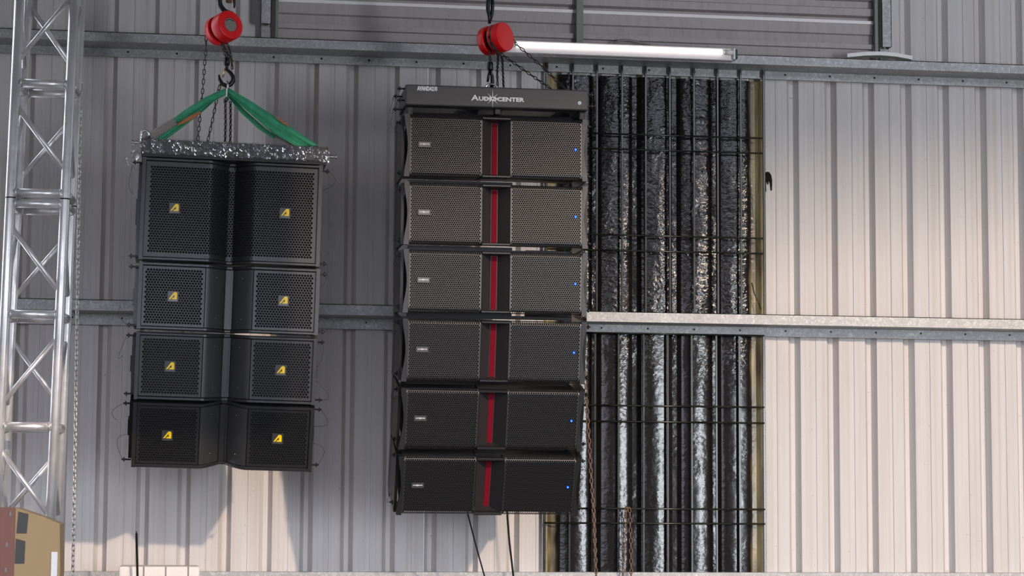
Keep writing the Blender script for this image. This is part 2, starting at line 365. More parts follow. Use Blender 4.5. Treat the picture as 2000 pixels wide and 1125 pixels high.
# green barred grilles
def grille_bars(name, label, xs, ys, ytop, ybot, Y):
    t = thing(name, label, 'grille', (xc, Y, 0))
    zt = at(1280, ytop, Y).z; zb = at(1280, ybot, Y).z
    for k, x in enumerate(xs):
        p = at(x, 738 if ytop > 400 else 150, Y); r = .0062 if 0 < k < len(xs)-1 else .0075
        MB().box(p.x-xc-r, p.x-xc+r, -r, r, zb, zt).obj('vertical_bar', M_GRN, t, bevel=.002)
    xa = at(xs[0], 738, Y).x-xc; xb = at(xs[-1], 738, Y).x-xc
    for y in ys:
        z = at(1320, y, Y).z
        MB().tube([(xa, -.008, z), (xb, -.008, z)], .0052, 8).obj('horizontal_bar', M_GRN, t, smooth=True)
    return t
grille_bars('window_grille', 'tall green barred grille over black sheet, above the lower girt', [1068, 1119, 1166, 1215, 1261, 1308, 1355, 1401, 1446, 1491], [125, 265.5, 295, 462, 492], 124, 612, -.045)
grille_bars('window_grille', 'green barred grille over black sheet, below the lower girt', [1064, 1113, 1162, 1208, 1257, 1304, 1351, 1399, 1444, 1492], [653, 793.5, 824.5, 994, 1022.5], 652, 1260, -.035)

# ------------------------------------------------------------------ chains
def link_mesh(name, length, width, r, m, n=10, k=4):
    pts = []; h = n//2; a = (length-width)/2
    for i in range(h): t = math.pi*(i/(h-1)); pts.append(((width/2-r)*math.cos(t), 0, a+(width/2-r)*math.sin(t)))
    for i in range(h): t = math.pi*(1+i/(h-1)); pts.append(((width/2-r)*math.cos(t), 0, -a+(width/2-r)*math.sin(t)))
    return MB().tube(pts, r, k, closed=True).mesh(name, m, True)
def resample(pts, step):
    pts = [Vector(p) for p in pts]; out = [pts[0]]; acc = 0; need = step
    for a, b in zip(pts, pts[1:]):
        d = (b-a).length; pos = 0
        while acc + d - pos >= need - 1e-9 and need > 0:
            pos += need-acc; acc = 0; out.append(a+(b-a)*(pos/d))
        acc += d-pos
    return out
def chain(parent, pts, pitch, lm, joined=None, twist=0):
    P = resample(pts, pitch); org = Vector(parent.location) if parent else Vector()
    inv = parent_inv(parent)
    bm = MB()
    for i, (a, b) in enumerate(zip(P, P[1:])):
        d = (b-a).normalized(); q = d.to_track_quat('Z', 'Y')
        M = inv @ Matrix.Translation((a+b)/2) @ q.to_matrix().to_4x4() @ Matrix.Rotation(twist+(math.pi/2 if i % 2 else 0), 4, 'Z')
        if joined:
            bm.add([M @ v.co for v in lm.vertices], [tuple(p.vertices) for p in lm.polygons])
        else:
            o = link('chain_link', lm, parent); o.matrix_local = M
    if joined: return bm.obj(joined, lm.materials[0], parent, smooth=True)
def parent_inv(o):
    return (Matrix.Translation(o.location) @ o.rotation_euler.to_matrix().to_4x4()).inverted() if o else Matrix()

# ------------------------------------------------------------------ truss
def make_truss():
    Yf, Yb = -2.2, -1.95
    def line(x0, x1, Y):
        a, b = at(x0, 0, Y), at(x1, 1000, Y)
        return lambda z: a+(b-a)*((z-a.z)/(b.z-a.z))
    FL, FR, BL, BR = line(38, -8, Yf), line(145, 99, Yf), line(55, 5, Yb), line(158, 114, Yb)
    base = (FL(0)+BR(0))/2; base.z = 0
    t = thing('aluminium_truss', 'upright square aluminium box truss tower with welded braces', 'truss', base)
    r = .0225
    for f in (FL, FR, BL, BR):
        MB().tube([f(.03)-base, f(5.2)-base], r, 18).obj('chord_tube', M_ALU, t, smooth=True)
    zf = lambda y: at(70, y, Yf).z
    levels = [-56, 163, 377, 398, 614, 833, 1052, 1073, 1290]
    # connector collars at the section joints
    for y in (-56, 387.5, 1062):
        z = zf(y)
        for f in (FL, FR, BL, BR):
            MB().tube([f(z-.003)-base, f(z+.003)-base], r*1.03, 18).obj('joint_ring', M_BLK, t, smooth=True)
    def brace(p, q, rr): MB().tube([p-base, q-base], rr, 12).obj('brace', M_ALU, t, smooth=True)
    for y in levels:
        z = zf(y)
        if z < .05: continue
        for a, b in ((FL, FR), (BL, BR), (FL, BL), (FR, BR)):
            A, Bp = a(z), b(z); d = (Bp-A).normalized()
            brace(A+d*r*.6, Bp-d*r*.6, .0200)
            for P_, s in ((A+d*(r-.002), 1), (Bp-d*(r-.002), -1)):
                MB().tube([P_-base, P_-base+d*s*.006], .0225, 12).obj('weld', M_ALU, t, smooth=True)
    bays = [(-56, 163, 'up'), (163, 377, 'dn'), (398, 614, 'dn'), (614, 833, 'up'), (833, 1052, 'dn'), (1073, 1290, 'up')]
    for y0, y1, s in bays:
        za, zb = zf(y0+40), zf(y1-40)
        if zb < .05: continue
        if s == 'up': brace(FL(zb), FR(za), .0115); brace(BL(za), BR(zb), .0115); brace(FL(za), BL(zb), .0115); brace(FR(zb), BR(za), .0115)
        else: brace(FL(za), FR(zb), .0115); brace(BL(zb), BR(za), .0115); brace(FL(zb), BL(za), .0115); brace(FR(za), BR(zb), .0115)
    for f in (FL, FR, BL, BR):
        MB().box(f(0).x-base.x-.05, f(0).x-base.x+.05, f(0).y-base.y-.05, f(0).y-base.y+.05, 0, .03).obj('foot_plate', M_ALU, t)
make_truss()
LZ = link_mesh('zinc_link', .034, .020, .0034, M_CHAINS)
a, b = at(161, 0, -1.75), at(142, 1125, -1.75)
tc_ = thing('hanging_chain', 'long bright steel chain hanging straight down beside the truss', 'chain', b)
chain(tc_, [a+(a-b)*.08, b-(a-b)*.05], .0242, LZ, twist=.6)

# ------------------------------------------------------------------ perforated grilles
def hexgrille(x0, x1, z0, z1, p, hole, fmap, rim, lip=.003):
    """perforated sheet: hexagonal cells with a hole each; solid cells and a rim around them"""
    m = MB(); R = p/math.sqrt(3); row = p*math.sqrt(3)/2
    ax0, ax1, az0, az1 = x0+rim, x1-rim, z0+rim, z1-rim
    nr = int((az1-az0)/row); nc = int((ax1-ax0)/p)
    ox = (ax0+ax1)/2-nc*p/2+p/2; oz = (az0+az1)/2-(nr-1)*row/2
    ang = [math.pi/6+math.pi/3*k for k in range(6)]
    for j in range(-1, nr+1):
        odd = j % 2
        n = nc-1 if odd else nc
        for i in range(-1, n+1):
            cx = ox+i*p+(p/2 if odd else 0); cz = oz+j*row
            out = [(cx+R*math.cos(a), cz+R*math.sin(a)) for a in ang]
            if 0 <= j < nr and 0 <= i < n:
                inn = [(cx+hole*math.cos(a), cz+hole*math.sin(a)) for a in ang]
                vs = [fmap(x, z, 0) for x, z in out]+[fmap(x, z, 0) for x, z in inn]+[fmap(x, z, lip) for x, z in inn]
                m.add(vs, [(k, (k+1) % 6, 6+(k+1) % 6, 6+k) for k in range(6)]+[(6+k, 6+(k+1) % 6, 12+(k+1) % 6, 12+k) for k in range(6)])
            else:
                out = [(min(max(x, x0), x1), min(max(z, z0), z1)) for x, z in out]
                m.add([fmap(x, z, 0) for x, z in out], [tuple(range(6))])
    e = .0004
    bx0, bx1 = ox-p*.95, ox+(nc-.05)*p; bz0, bz1 = oz-row*.75, oz+(nr-1)*row+row*.75
    def strip(xa, xb, za, zb):
        nx = max(1, int((xb-xa)/.012)); nz = max(1, int((zb-za)/.012))
        vs = [fmap(xa+(xb-xa)*i/nx, za+(zb-za)*k/nz, e) for k in range(nz+1) for i in range(nx+1)]
        m.add(vs, [(k*(nx+1)+i, k*(nx+1)+i+1, (k+1)*(nx+1)+i+1, (k+1)*(nx+1)+i) for k in range(nz) for i in range(nx)])
    strip(x0, bx0, z0, z1); strip(bx1, x1, z0, z1); strip(bx0, bx1, z0, bz0); strip(bx0, bx1, bz1, z1)
    return m

# ------------------------------------------------------------------ lettering
def text_mesh(name, s, size, ex, m, bold=0, sx=1.0, align='CENTER', shear=0):
    c = bpy.data.curves.new(name, 'FONT'); c.body = s; c.size = size; c.extrude = ex; c.offset = bold; c.align_x = align; c.align_y = 'CENTER'; c.shear = shear
    c.resolution_u = 2
    o = bpy.data.objects.new(name, c); col.objects.link(o)
    dg = bpy.context.evaluated_depsgraph_get(); dg.update()
    me = bpy.data.meshes.new_from_object(o.evaluated_get(dg))
    bpy.data.objects.remove(o)
    me.transform(Matrix.Diagonal((sx, 1, 1, 1)))
    me.transform(Matrix.Rotation(math.radians(90), 4, 'X'))
    me.materials.clear(); me.materials.append(m); me.name = name
    return me
def star_mesh(name, R, r, m, n=8):
    poly = []
    for k in range(2*n):
        a = math.pi/2+math.pi*k/n; q = (R if k % 4 == 0 else R*.82) if k % 2 == 0 else r
        poly.append((q*math.cos(a), q*math.sin(a)))
    vs = [(0, -.0012, 0)]+[(x, -.0012, z) for x, z in poly]+[(x, 0, z) for x, z in poly]
    k2 = 2*n
    return MB().add(vs, [(0, 1+(i+1) % k2, 1+i) for i in range(k2)]+[(1+i, 1+(i+1) % k2, 1+k2+(i+1) % k2, 1+k2+i) for i in range(k2)]).mesh(name, m)

A_POLY = [(690, 572), (748, 487), (755, 480), (764, 475.5), (780, 475), (790, 480), (796, 489), (798, 503), (798, 573), (726, 573), (744, 551), (763, 550), (763, 514), (752, 519), (711, 572)]
A_POLY = [((x-743.5)/137, -(y-535)/140) for x, y in A_POLY]
S_ = .0515
ME_BADGE = MB().box(-S_/2, S_/2, -.006, 0, -S_/2, S_/2).mesh('badge', M_BADGE)
ME_BRIM = MB().box(-S_/2-.003, S_/2+.003, -.0035, .001, -S_/2-.003, S_/2+.003).mesh('badge_rim', M_CAB)
ME_A = MB().prism([(x*S_, z*S_) for x, z in A_POLY], -.0075, -.0055).mesh('logo_mark', M_YEL)
ME_AB = MB().box(-S_*.42, S_*.42, -.0068, -.0055, -S_*.43, -S_*.335).mesh('logo_bar', M_SILV)
def a_badge(parent, x, y, z):
    b = link('badge', ME_BADGE, parent); b.location = (x, y, z)
    link('badge_rim', ME_BRIM, b); link('logo_mark', ME_A, b); link('logo_bar', ME_AB, b)

# locking pins and lanyards
def pin_mesh(s):
    M = Matrix.Rotation(math.radians(90)*s, 4, 'Y')
    return MB().lathe([(.0045, -.01), (.0045, .022), (.012, .023), (.012, .028), (.005, .029), (.005, .036), (.003, .038)], M, 10).mesh('locking_pin', M_BLK, False)
ME_PIN = {1: pin_mesh(1), -1: pin_mesh(-1)}
def lanyard(parent, a, b, bulge, sag):
    a, b = Vector(a), Vector(b); pts = []
    for k in range(15):
        t = k/14; q = a.lerp(b, t); s = math.sin(math.pi*t)
        pts.append(q+Vector((bulge*s, 0, -sag*s)))
    MB().tube(pts, .0011, 5).obj('lanyard', M_WIRE, parent, smooth=True)
def pin(parent, s, x, y, z, la=None):
    p = link('locking_pin', ME_PIN[s], parent); p.location = (x, y, z)
    if la:
        dx, dz, bulge, sag = la
        lanyard(p, (s*.034, 0, 0), (s*dx, .005, dz), s*bulge, sag)
    return p

# ------------------------------------------------------------------ left array: cabinets with a V shaped waistline
LW = .9; VA, VD, VC = .118, .085, .014
def vprof(x):
    ax = abs(x)
    if ax >= VA: return 0.0
    t = min(1, (VA-ax)/(VA-VC)); return VD*(t**1.5)
VX = [-VA, -.105, -.09, -.075, -.06, -.045, -.03, -VC, VC, .03, .045, .06, .075, .09, .105, VA]
def sweep_v(xs, ya, za, yb, zb, off=0):
    """bar following the waistline: rectangle section ya..yb deep, za..zb high"""
    m = MB(); n = len(xs); vs = []
    for x in xs:
        y = vprof(x); e = .004
        vs += [(x, y+ya+e, zb), (x, y+ya, zb-e), (x, y+ya, za+e), (x, y+ya+e, za), (x, y+yb, za), (x, y+yb, zb)]
    fs = [(i*6+k, i*6+(k+1) % 6, (i+1)*6+(k+1) % 6, (i+1)*6+k) for i in range(n-1) for k in range(6)]
    fs += [tuple(range(6))[::-1], tuple(range((n-1)*6, n*6))]
    return m.add(vs, fs)
def l_meshes(h, big):
    d = {}
    xo = LW/2
    # cabinet: front follows the waistline, rear tapers
    fr = [(-xo+.004, .03)]+[(x, vprof(x)+.03) for x in VX]+[(xo-.004, .03)]
    n = len(fr); m = MB()
    tz = .055 if not big else .03
    poly_t = [(x, y, -.004) for x, y in fr]+[(xo-.03, .44, -tz), (-xo+.03, .44, -tz)]
    poly_b = [(x, y, -h+.004) for x, y in fr]+[(xo-.03, .44, -h+tz), (-xo+.03, .44, -h+tz)]
    m.hexa(poly_b, poly_t); d['cabinet'] = (m.mesh('cabinet', M_CAB), [(0, 0, 0)])
    foam = MB().sheet([(x, y-.016) for x, y in fr], -h+.02, -.02).mesh('acoustic_foam', M_FOAM); d['acoustic_foam'] = (foam, [(0, 0, 0)])
    xs = [-xo+.019]+VX+[xo-.019]
    d['rail'] = (sweep_v(xs, -.006, -.017, .03, 0).mesh('rail', M_FRAME), [(0, 0, 0), (0, 0, -h+.017)])
    post = MB().box(-.0095, .0095, -.008, .05, -h, 0).mesh('side_post', M_FRAME)
    d['side_post'] = (post, [(-xo+.0095, 0, 0), (xo-.0095, 0, 0)])
    z0, z1 = -h+.019, -.019
    p, hole = .0144, .0067
    if big:
        def fm(x, z, o): return (x, vprof(x)+.004+o, z)
        g = hexgrille(-xo+.021, xo-.021, z0, z1, p, hole, fm, .017)
        d['grille'] = (g.mesh('grille', M_GRL), [(0, 0, 0)])
    else:
        def fm(x, z, o): return (x, .004+o, z)
        g = hexgrille(-xo+.021, -VA-.003, z0, z1, p, hole, fm, .006)
        d['grille'] = (g.mesh('grille', M_GRL), [(0, 0, 0), (xo-.021+VA+.003, 0, 0)])
        pan = []
        for s in (-1, 1):
            xs2 = [s*x for x in (VA-.001, .105, .09, .075, .06, .045, .03, VC+.004)]
            mm = MB(); k = len(xs2)
            mm.add([(x, vprof(x)+.002, z0) for x in xs2]+[(x, vprof(x)+.002, z1) for x in xs2], [(i, i+1, k+i+1, k+i) for i in range(k-1)])
            pan.append(mm.mesh('horn_panel', M_PANEL, True))
        d['horn_panel'] = (pan, None)
        d['centre_post'] = (MB().box(-VC-.004, -VC+.002, VD-.014, VD+.02, z0, z1).box(VC-.002, VC+.004, VD-.014, VD+.02, z0, z1).box(-VC+.001, VC-.001, VD-.004, VD+.02, z0, z1).mesh('centre_post', M_FRAME), [(0, 0, 0)])
        d['panel_screw'] = (MB().lathe([(.004, 0), (.004, .002), (.002, .003)], Matrix.Rotation(math.radians(90), 4, 'X'), 8).mesh('panel_screw', M_BADGE), [(sx*.062, vprof(.062)-.000, z) for sx in (-1, 1) for z in (-.062, -h+.07)])
    sp_ = MB().box(-.008, .008, .08, .36, -h+.02, -.02).box(-.016, .016, .12, .19, -h*.62, -h*.38).box(-.013, .013, .26, .33, -h*.75, -h*.25)
    d['rigging_plate'] = (sp_.mesh('rigging_plate', M_BLK), [(-xo-.010, 0, 0), (xo-.006, 0, 0)])
    return d
def build_l(name, label, h, big, loc, tilt, badges, lany):
    t = thing(name, label, 'speaker', loc, (math.radians(tilt), .0205, 0), 'left hanging speaker column')
    d = DL_BIG if big else DL_SM
    for k, (me, locs) in d.items():
        if locs is None:
            for q in me: link(k, q, t)
        else:
            for l in locs:
                o = link(k, me, t); o.location = l
    for x, z in badges: a_badge(t, x, .004, z)
    for s in (-1, 1):
        for z, la in ((-.022, lany.get((s, 0))), (-h+.022, lany.get((s, 1)))):
            pin(t, s, s*LW/2+(-.012 if s < 0 else 0), .05, z, la)
    return t
HB, HS = .517, .336
DL_BIG = l_meshes(HB, True); DL_SM = l_meshes(HS, False)
LY = -1.30
def lp(x, z, y): return (x, y, z)
bd = [(-.277, -.168), (.272, -.168)]
build_l('subwoofer_speaker', 'large black perforated speaker with two yellow badges, topmost in left column', HB, True, lp(.256, 3.260, LY), 0,
        [(-.283, -.252), (.268, -.252)], {(1, 0): (.005, -.10, .05, .0), (1, 1): (.0, .10, .0, .0), (-1, 0): (.03, -.16, .02, .03)})
build_l('line_array_speaker', 'black speaker with twin square grilles directly below the large left speaker', HS, False, lp(.2495, 2.733, LY), 1, bd,
        {(1, 0): (.0, -.07, .01, .01), (1, 1): (.03, .07, .05, -.02), (-1, 1): (.07, .09, .03, 0)})
build_l('line_array_speaker', 'black speaker with twin square grilles, third from top in left column', HS, False, lp(.2425, 2.384, LY+.010), 7, bd,
        {(1, 0): (.0, -.14, .01, .01), (1, 1): (.0, .10, .055, .03), (-1, 0): (.05, -.10, .03, .06)})
build_l('line_array_speaker', 'black down-tilted speaker with twin grilles, lowest in left column', HS, False, lp(.2350, 2.036, LY+.052), 18.5, bd,
        {(1, 0): (-.01, -.09, .06, .03), (1, 1): (.0, .115, .045, -.02), (-1, 0): (.07, -.09, .04, .0), (-1, 1): (.02, .13, .035, -.03)})

# flying frame of the left column, wrapped in film
ff = thing('spreader_bar', 'dark steel spreader bar wrapped in clear crumpled plastic film', 'spreader bar', (.262, LY, 3.268), (0, .0205, 0))
fb = MB().box(-.468, .468, -.02, .04, .012, .082)
fb.obj('front_beam', M_BAR, ff, bevel=.003)
MB().box(-.46, .46, .36, .42, .012, .082).obj('rear_beam', M_BAR, ff, bevel=.003)
for s in (-1, 1):
    MB().box(s*.445-.02, s*.445+.02, .04, .36, .014, .080).obj('side_beam', M_BAR, ff)
    M = Matrix.Translation((s*.466, .0, .038 if s > 0 else .062)) @ Matrix.Rotation(s*math.pi/2, 4, 'Y')
    MB().lathe([(.006, -.01), (.006, .016), (.011, .017), (.011, .030), (.006, .031), (.006, .036), (.012, .037), (.012, .047)], M, 10).obj('bolt', M_CHROME, ff)
MB().box(-.46, .46, -.014, .4, -.006, .012).obj('skid_plate', M_BLK, ff)
# film: crumpled shell round the front beam
def film_shell():
    m = MB(); nx, nz = 120, 10; rnd = random.Random(3); vs = []
    ph = [rnd.uniform(0, 6.28) for _ in range(8)]
    for k in range(nz+1):
        for i in range(nx+1):
            x = -.474+.948*i/nx; u = k/nz
            if u < .12: y, z = -.024+.05*(1-u/.12), .087
            elif u > .9: y, z = -.024+.05*((u-.9)/.1), .006
            else: y, z = -.026, .087-.081*(u-.12)/.78
            d = .0035*math.sin(x*61+ph[0]+9*u)+.003*math.sin(x*113-14*u+ph[1])+.0025*math.sin(x*29+31*u+ph[2])+rnd.uniform(-.0025, .0025)
            vs.append((x, y-abs(d), z+.004*math.sin(x*47+ph[3])*(1 if k in (0, nz) else 0)))
    m.add(vs, [(k*(nx+1)+i, k*(nx+1)+i+1, (k+1)*(nx+1)+i+1, (k+1)*(nx+1)+i) for k in range(nz) for i in range(nx)])
    return m
film_shell().obj('plastic_film', M_FILM, ff)
rnd = random.Random(5)
vs = []
for k in range(9):
    for i in range(9):
        vs.append((-.475-.075*(i/8)*(.4+.6*math.sin(k/8*3.1)), .04+rnd.uniform(-.02, .02), .03-.105*k/8+rnd.uniform(-.008, .008)))
MB().add(vs, [(k*9+i, k*9+i+1, k*9+i+10, k*9+i+9) for k in range(8) for i in range(8)]).obj('film_tail', M_FILM, ff)
# shackle bow at the left end
MB().tube([(-.462, .03, .06), (-.470, .03, .10), (-.466, .03, .125), (-.448, .03, .132), (-.432, .03, .122), (-.428, .03, .09)], .006, 8).obj('shackle_bow', M_CHROME, ff, smooth=True)

# ------------------------------------------------------------------ green slings
def ribbon(name, upper, lower, m, parent, Y, thick=.006, fold=.006, ph=0, n=24, k=8, dy=0):
    """folded webbing between two pixel polylines traced on the plane Y; its own thickness and folds"""
    def samp(pts, t):
        s = t*(len(pts)-1); i = min(int(s), len(pts)-2); f = s-i
        return (pts[i][0]+(pts[i+1][0]-pts[i][0])*f, pts[i][1]+(pts[i+1][1]-pts[i][1])*f)
    org = parent.location; f = []; b = []
    for i in range(n+1):
        t = i/n; ux, uy = samp(upper, t); lx, ly = samp(lower, t)
        for j in range(k+1):
            s = j/k; p = at(ux+(lx-ux)*s, uy+(ly-uy)*s, Y)-org
            d = fold*math.sin(s*9+ph+1.5*t)+fold*.6*math.sin(s*17+ph*2)+dy*t
            f.append(p+Vector((0, d, 0))); b.append(p+Vector((0, d+thick, 0)))
    q = k+1; o = len(f)
    fs = [(i*q+j, i*q+j+1, (i+1)*q+j+1, (i+1)*q+j) for i in range(n) for j in range(k)]
    fs += [tuple(o+c for c in g)[::-1] for g in fs]
    for i in range(n):
        fs += [(i*q, (i+1)*q, o+(i+1)*q, o+i*q), (i*q+k, o+i*q+k, o+(i+1)*q+k, (i+1)*q+k)]
    fs += [(j, o+j, o+j+1, j+1) for j in range(k)]+[(n*q+j, n*q+j+1, o+n*q+j+1, o+n*q+j) for j in range(k)]
    return MB().add(f+b, fs).obj(name, m, parent, smooth=True)
SY = -1.24
sl = thing('lifting_sling', 'green webbing sling with grey sleeve running down left from the hook', 'sling', at(442, 175, SY), group='green slings of the left column')
ribbon('webbing', [(441, 171), (400, 189), (360, 214), (338, 231)], [(441, 186), (405, 204), (375, 226), (345, 241)], M_SL, sl, SY, fold=.011, ph=.5)
ribbon('webbing', [(425, 186), (380, 218), (330, 250), (304, 272)], [(424, 193), (395, 219), (352, 252), (318, 276)], M_SL, sl, SY+.03, ph=2)
ribbon('sleeve', [(340, 229), (315, 243), (285, 262), (268, 273)], [(347, 242), (325, 257), (305, 270), (292, 278)], M_SLG, sl, SY-.006, fold=.008, ph=1)
ribbon('sewn_label', [(390, 217.5), (372, 225), (356, 235), (345, 243)], [(393, 221), (378, 231), (360, 241), (347, 244.5)], M_ORG, sl, SY-.014, thick=.003, fold=.001)
sl2 = thing('lifting_sling', 'green webbing sling running down right from the hook to the wrapped bar', 'sling', at(446, 175, SY), group='green slings of the left column')
ribbon('webbing', [(445, 170), (490, 196), (550, 235), (622, 283)], [(445, 184), (480, 215), (535, 262), (585, 291)], M_SL, sl2, SY, ph=.2, fold=.014)
ribbon('webbing', [(447, 182), (478, 214), (520, 252), (540, 264)], [(446, 190), (470, 220), (505, 252), (534, 271)], M_SL, sl2, SY+.03, ph=1)
ribbon('sleeve', [(524, 250), (545, 266), (565, 277), (585, 290)], [(540, 270), (548, 278), (556, 284), (562, 290)], M_SLG, sl2, SY+.012, ph=2)
ribbon('sewn_label', [(538, 227), (548, 233), (558, 240), (566, 246)], [(541, 232), (548, 238), (556, 243), (562, 246.5)], M_ORG, sl2, SY-.014, thick=.003, fold=.001)

# ------------------------------------------------------------------ chain hoists
LH = link_mesh('hand_link', .034, .0165, .0024, M_CHAIN)
LD = link_mesh('load_link', .024, .016, .0032, M_CHAIN)
LR = link_mesh('rust_link', .036, .021, .0034, M_RUST)
def hook_pts(c, s=1, flip=1):
    """S shaped crane hook in the xz plane, c = top of the shank"""
    raw = [(0, 0), (0, -.03), (.004, -.045), (.020, -.058), (.030, -.078), (.028, -.100), (.012, -.116), (-.010, -.118), (-.028, -.104), (-.036, -.082), (-.040, -.066)]
    return [Vector(c)+Vector((x*s, 0, z*flip)) for x, z in raw]
HOOK_R = [.010, .010, .010, .011, .0125, .014, .0145, .013, .011, .008, .004]
def hoist(label, fc, rc, Y, angle, labelled):
    """two red drums on one axle; fc, rc: pixel centres of the front and rear faces"""
    c = at((fc[0]+rc[0])/2, (fc[1]+rc[1])/2, Y)
    t = thing('chain_hoist', label, 'hoist', c, group='red chain hoists')
    ln = .138; dx = at(fc[0], fc[1], Y)-at(rc[0], rc[1], Y)
    ax = Vector((dx.x, 0, dx.z)); yy = math.sqrt(max(ln**2-ax.length**2, .001)); ax.y = -yy; ax.normalize()
    q = ax.to_track_quat('Z', 'Y').to_matrix().to_4x4(); R = .0765
    h = ln/2
    o = MB().lathe([(R-.016, .002), (R-.003, .002), (R, .005), (R, h-.008), (R-.003, h-.002), (R-.008, h), (.04, h), (.037, h-.004), (0.001, h-.004)] if labelled else
                   [(R-.016, .002), (R-.003, .002), (R, .005), (R, h-.006), (R-.002, h-.001), (R-.006, h), (.001, h)], q, 44).obj('drum_cover', M_RED, t)
    smooth_auto(o)
    o = MB().lathe([(.03, -h), (R-.014, -h), (R-.004, -h+.006), (R, -h+.016), (R, -.026), (R-.004, -.022), (R-.016, -.022)], q, 44).obj('drum_cover', M_RED, t); smooth_auto(o)
    MB().lathe([(R-.016, -.024), (R-.016, .004)], q, 36).obj('chain_wheel', M_BLK, t, smooth=False)
    MB().lathe([(R+.0006, h*.30), (R+.0006, h*.30+.009)], q, 36).obj('guide_slot', M_BLK, t) if not labelled else None
    if labelled:
        o = MB().lathe([(.036, h-.0045), (.036, h-.002), (.001, h-.002)], q, 32).obj('label_disc', M_LABEL, t)
        ring = [q @ Vector((.029*math.cos(a), .029*math.sin(a), h-.0015)) for a in [math.radians(40+k*10) for k in range(12)]]
        MB().tube(ring, .0022, 4).obj('label_print', M_DARKP, o)
        s = q @ Vector((1, 0, 0)); u = q @ Vector((0, 1, 0))
    return t, q, ax
h1, q1, ax1 = hoist('red chain hoist with round grey label above the left speakers', (450.4, 52.6), (421.5, 59.5), -1.2, 0, True)
h2, q2, ax2 = hoist('plain red chain hoist above the right speakers', (984.4, 75), (949, 79), -1.2, 0, False)
def loc(t, p): return Vector(p)-Vector(t.location)
def tubep(t, pts, r, name, m, n=10): return MB().tube([loc(t, p) for p in pts], r, n).obj(name, m, t, smooth=True)
# left hoist: upper hook, lower hook, shackle, chains
tubep(h1, [at(x, y, -1.2) for x, y in ((455, 26), (447, 25), (438, 21), (431, 12), (429, 2), (433, -9), (442, -16), (452, -12), (457, -2), (458, 7), (457.5, 16))], [.008, .012, .013, .013, .012, .012, .012, .011, .009, .007, .004], 'top_hook', M_BLK)
sk = thing('suspension_strap', 'worn brown suspension strap holding the left hoist hook', 'strap', at(446, 0, -1.2))
_t = at(448, -30, -1.2); tubep(sk, [at(447, 5, -1.2), _t, Vector((_t.x, _t.y, 9.39))], [.016, .013, .012], 'strap', M_RUST)
hk = [(443, 117), (443, 130), (443, 136), (450, 142), (455, 150), (455, 158), (450, 165), (443, 168), (434, 164), (429, 155), (427.5, 146)]
tubep(h1, [at(x, y, -1.2) for x, y in hk], [.010, .009, .009, .010, .0115, .013, .0135, .012, .010, .008, .004], 'load_hook', M_BLK)
tubep(h1, [at(443, 113, -1.2), at(443, 121, -1.2), at(443, 128, -1.2)], [.014, .016, .013], 'swivel_block', M_BLK)
tubep(h1, [at(440, 134, -1.205), at(437.5, 141, -1.21), at(435, 151, -1.205)], .0035, 'safety_latch', mat('brass_latch', (.75, .55, .2), .25, .9))
tubep(h1, [at(x, y, -1.215) for x, y in ((443, 158), (445.5, 166), (445, 180), (444, 190), (442, 197))], .0052, 'shackle', M_CHROME)
MB().lathe([(.011, -.012), (.011, .012)], Matrix.Translation(loc(h1, at(441.5, 195, -1.225))) @ Matrix.Rotation(1.2, 4, 'X') @ Matrix.Rotation(.4, 4, 'Y'), 10).obj('shackle_pin', M_CHROME, h1)
for x0, x1 in ((425, 444), (431, 449), (441, 452)):
    chain(h1, [at(x0, 72 if x0 < 430 else 80, -1.19), at((x0+x1)/2+2, 97, -1.18), at(x1, 116, -1.17), at(x1+2, 140, -1.16)][:(3 if x0 < 440 else 4)], .0165, LD, 'load_chain')
for x in (440, 450):
    chain(h1, [at(x, 198, -1.19), at(x+.5, 240, -1.1), at(x-1, 300, -1.0)], .0165, LD, 'load_chain', twist=.5)
chain(h1, [at(403, 62, -1.13), at(402, 96, -1.13), at(396, 175, -1.1), at(390, 235, -1.05), at(384, 300, -1.0)], .0245, LH, twist=.35)
chain(h1, [at(432, 158, -1.1), at(427, 176, -1.1), at(415, 235, -1.05), at(400, 300, -1.0)], .0245, LH, twist=.2)
# right hoist
tubep(h2, [at(956, 46, -1.2), at(956, 32, -1.2), at(953, 20, -1.2), at(953, 5, -1.2), at(955, -15, -1.2)], [.008, .010, .011, .011, .010], 'top_hook', M_BLK)
tubep(h2, [at(958, 40, -1.2), at(961, 28, -1.2), at(962, 12, -1.2), at(961, -15, -1.2)], [.006, .0085, .010, .010], 'top_hook', M_BLK)
sk2 = thing('suspension_strap', 'dark brown suspension strap above the right hoist', 'strap', at(957, -12, -1.2))
_t = at(957, -40, -1.2); tubep(sk2, [at(957, -4, -1.2), _t, Vector((_t.x, _t.y, 9.39))], [.008, .013, .012], 'strap', M_RUST)
tubep(h2, [at(957.5, 121, -1.2), at(957.5, 124, -1.2), at(957.5, 135, -1.2), at(957.5, 138, -1.2)], [.012, .0165, .0165, .012], 'swivel_block', M_BLK, 16)
tubep(h2, [at(957, 138, -1.2), at(954, 148, -1.2), at(952.5, 160, -1.2)], [.007, .0075, .006], 'load_hook', M_BLK)
tubep(h2, [at(958, 138, -1.2), at(961, 148, -1.2), at(962, 160, -1.2), at(960, 172, -1.2)], [.007, .009, .0105, .010], 'load_hook', M_BLK)
tubep(h2, [at(960.5, 138, -1.215), at(961.5, 150, -1.215)], .0032, 'safety_latch', M_SILV)
chain(h2, [at(955, 100, -1.22), at(957, 108, -1.22), at(957.5, 123, -1.2)], .0165, LD, 'load_chain')
chain(h2, [at(962, 84, -1.27), at(970, 100, -1.26), at(973, 112, -1.22), at(971, 140, -1.1), at(973, 200, -1.05)], .0175, LD, 'load_chain', twist=.4)
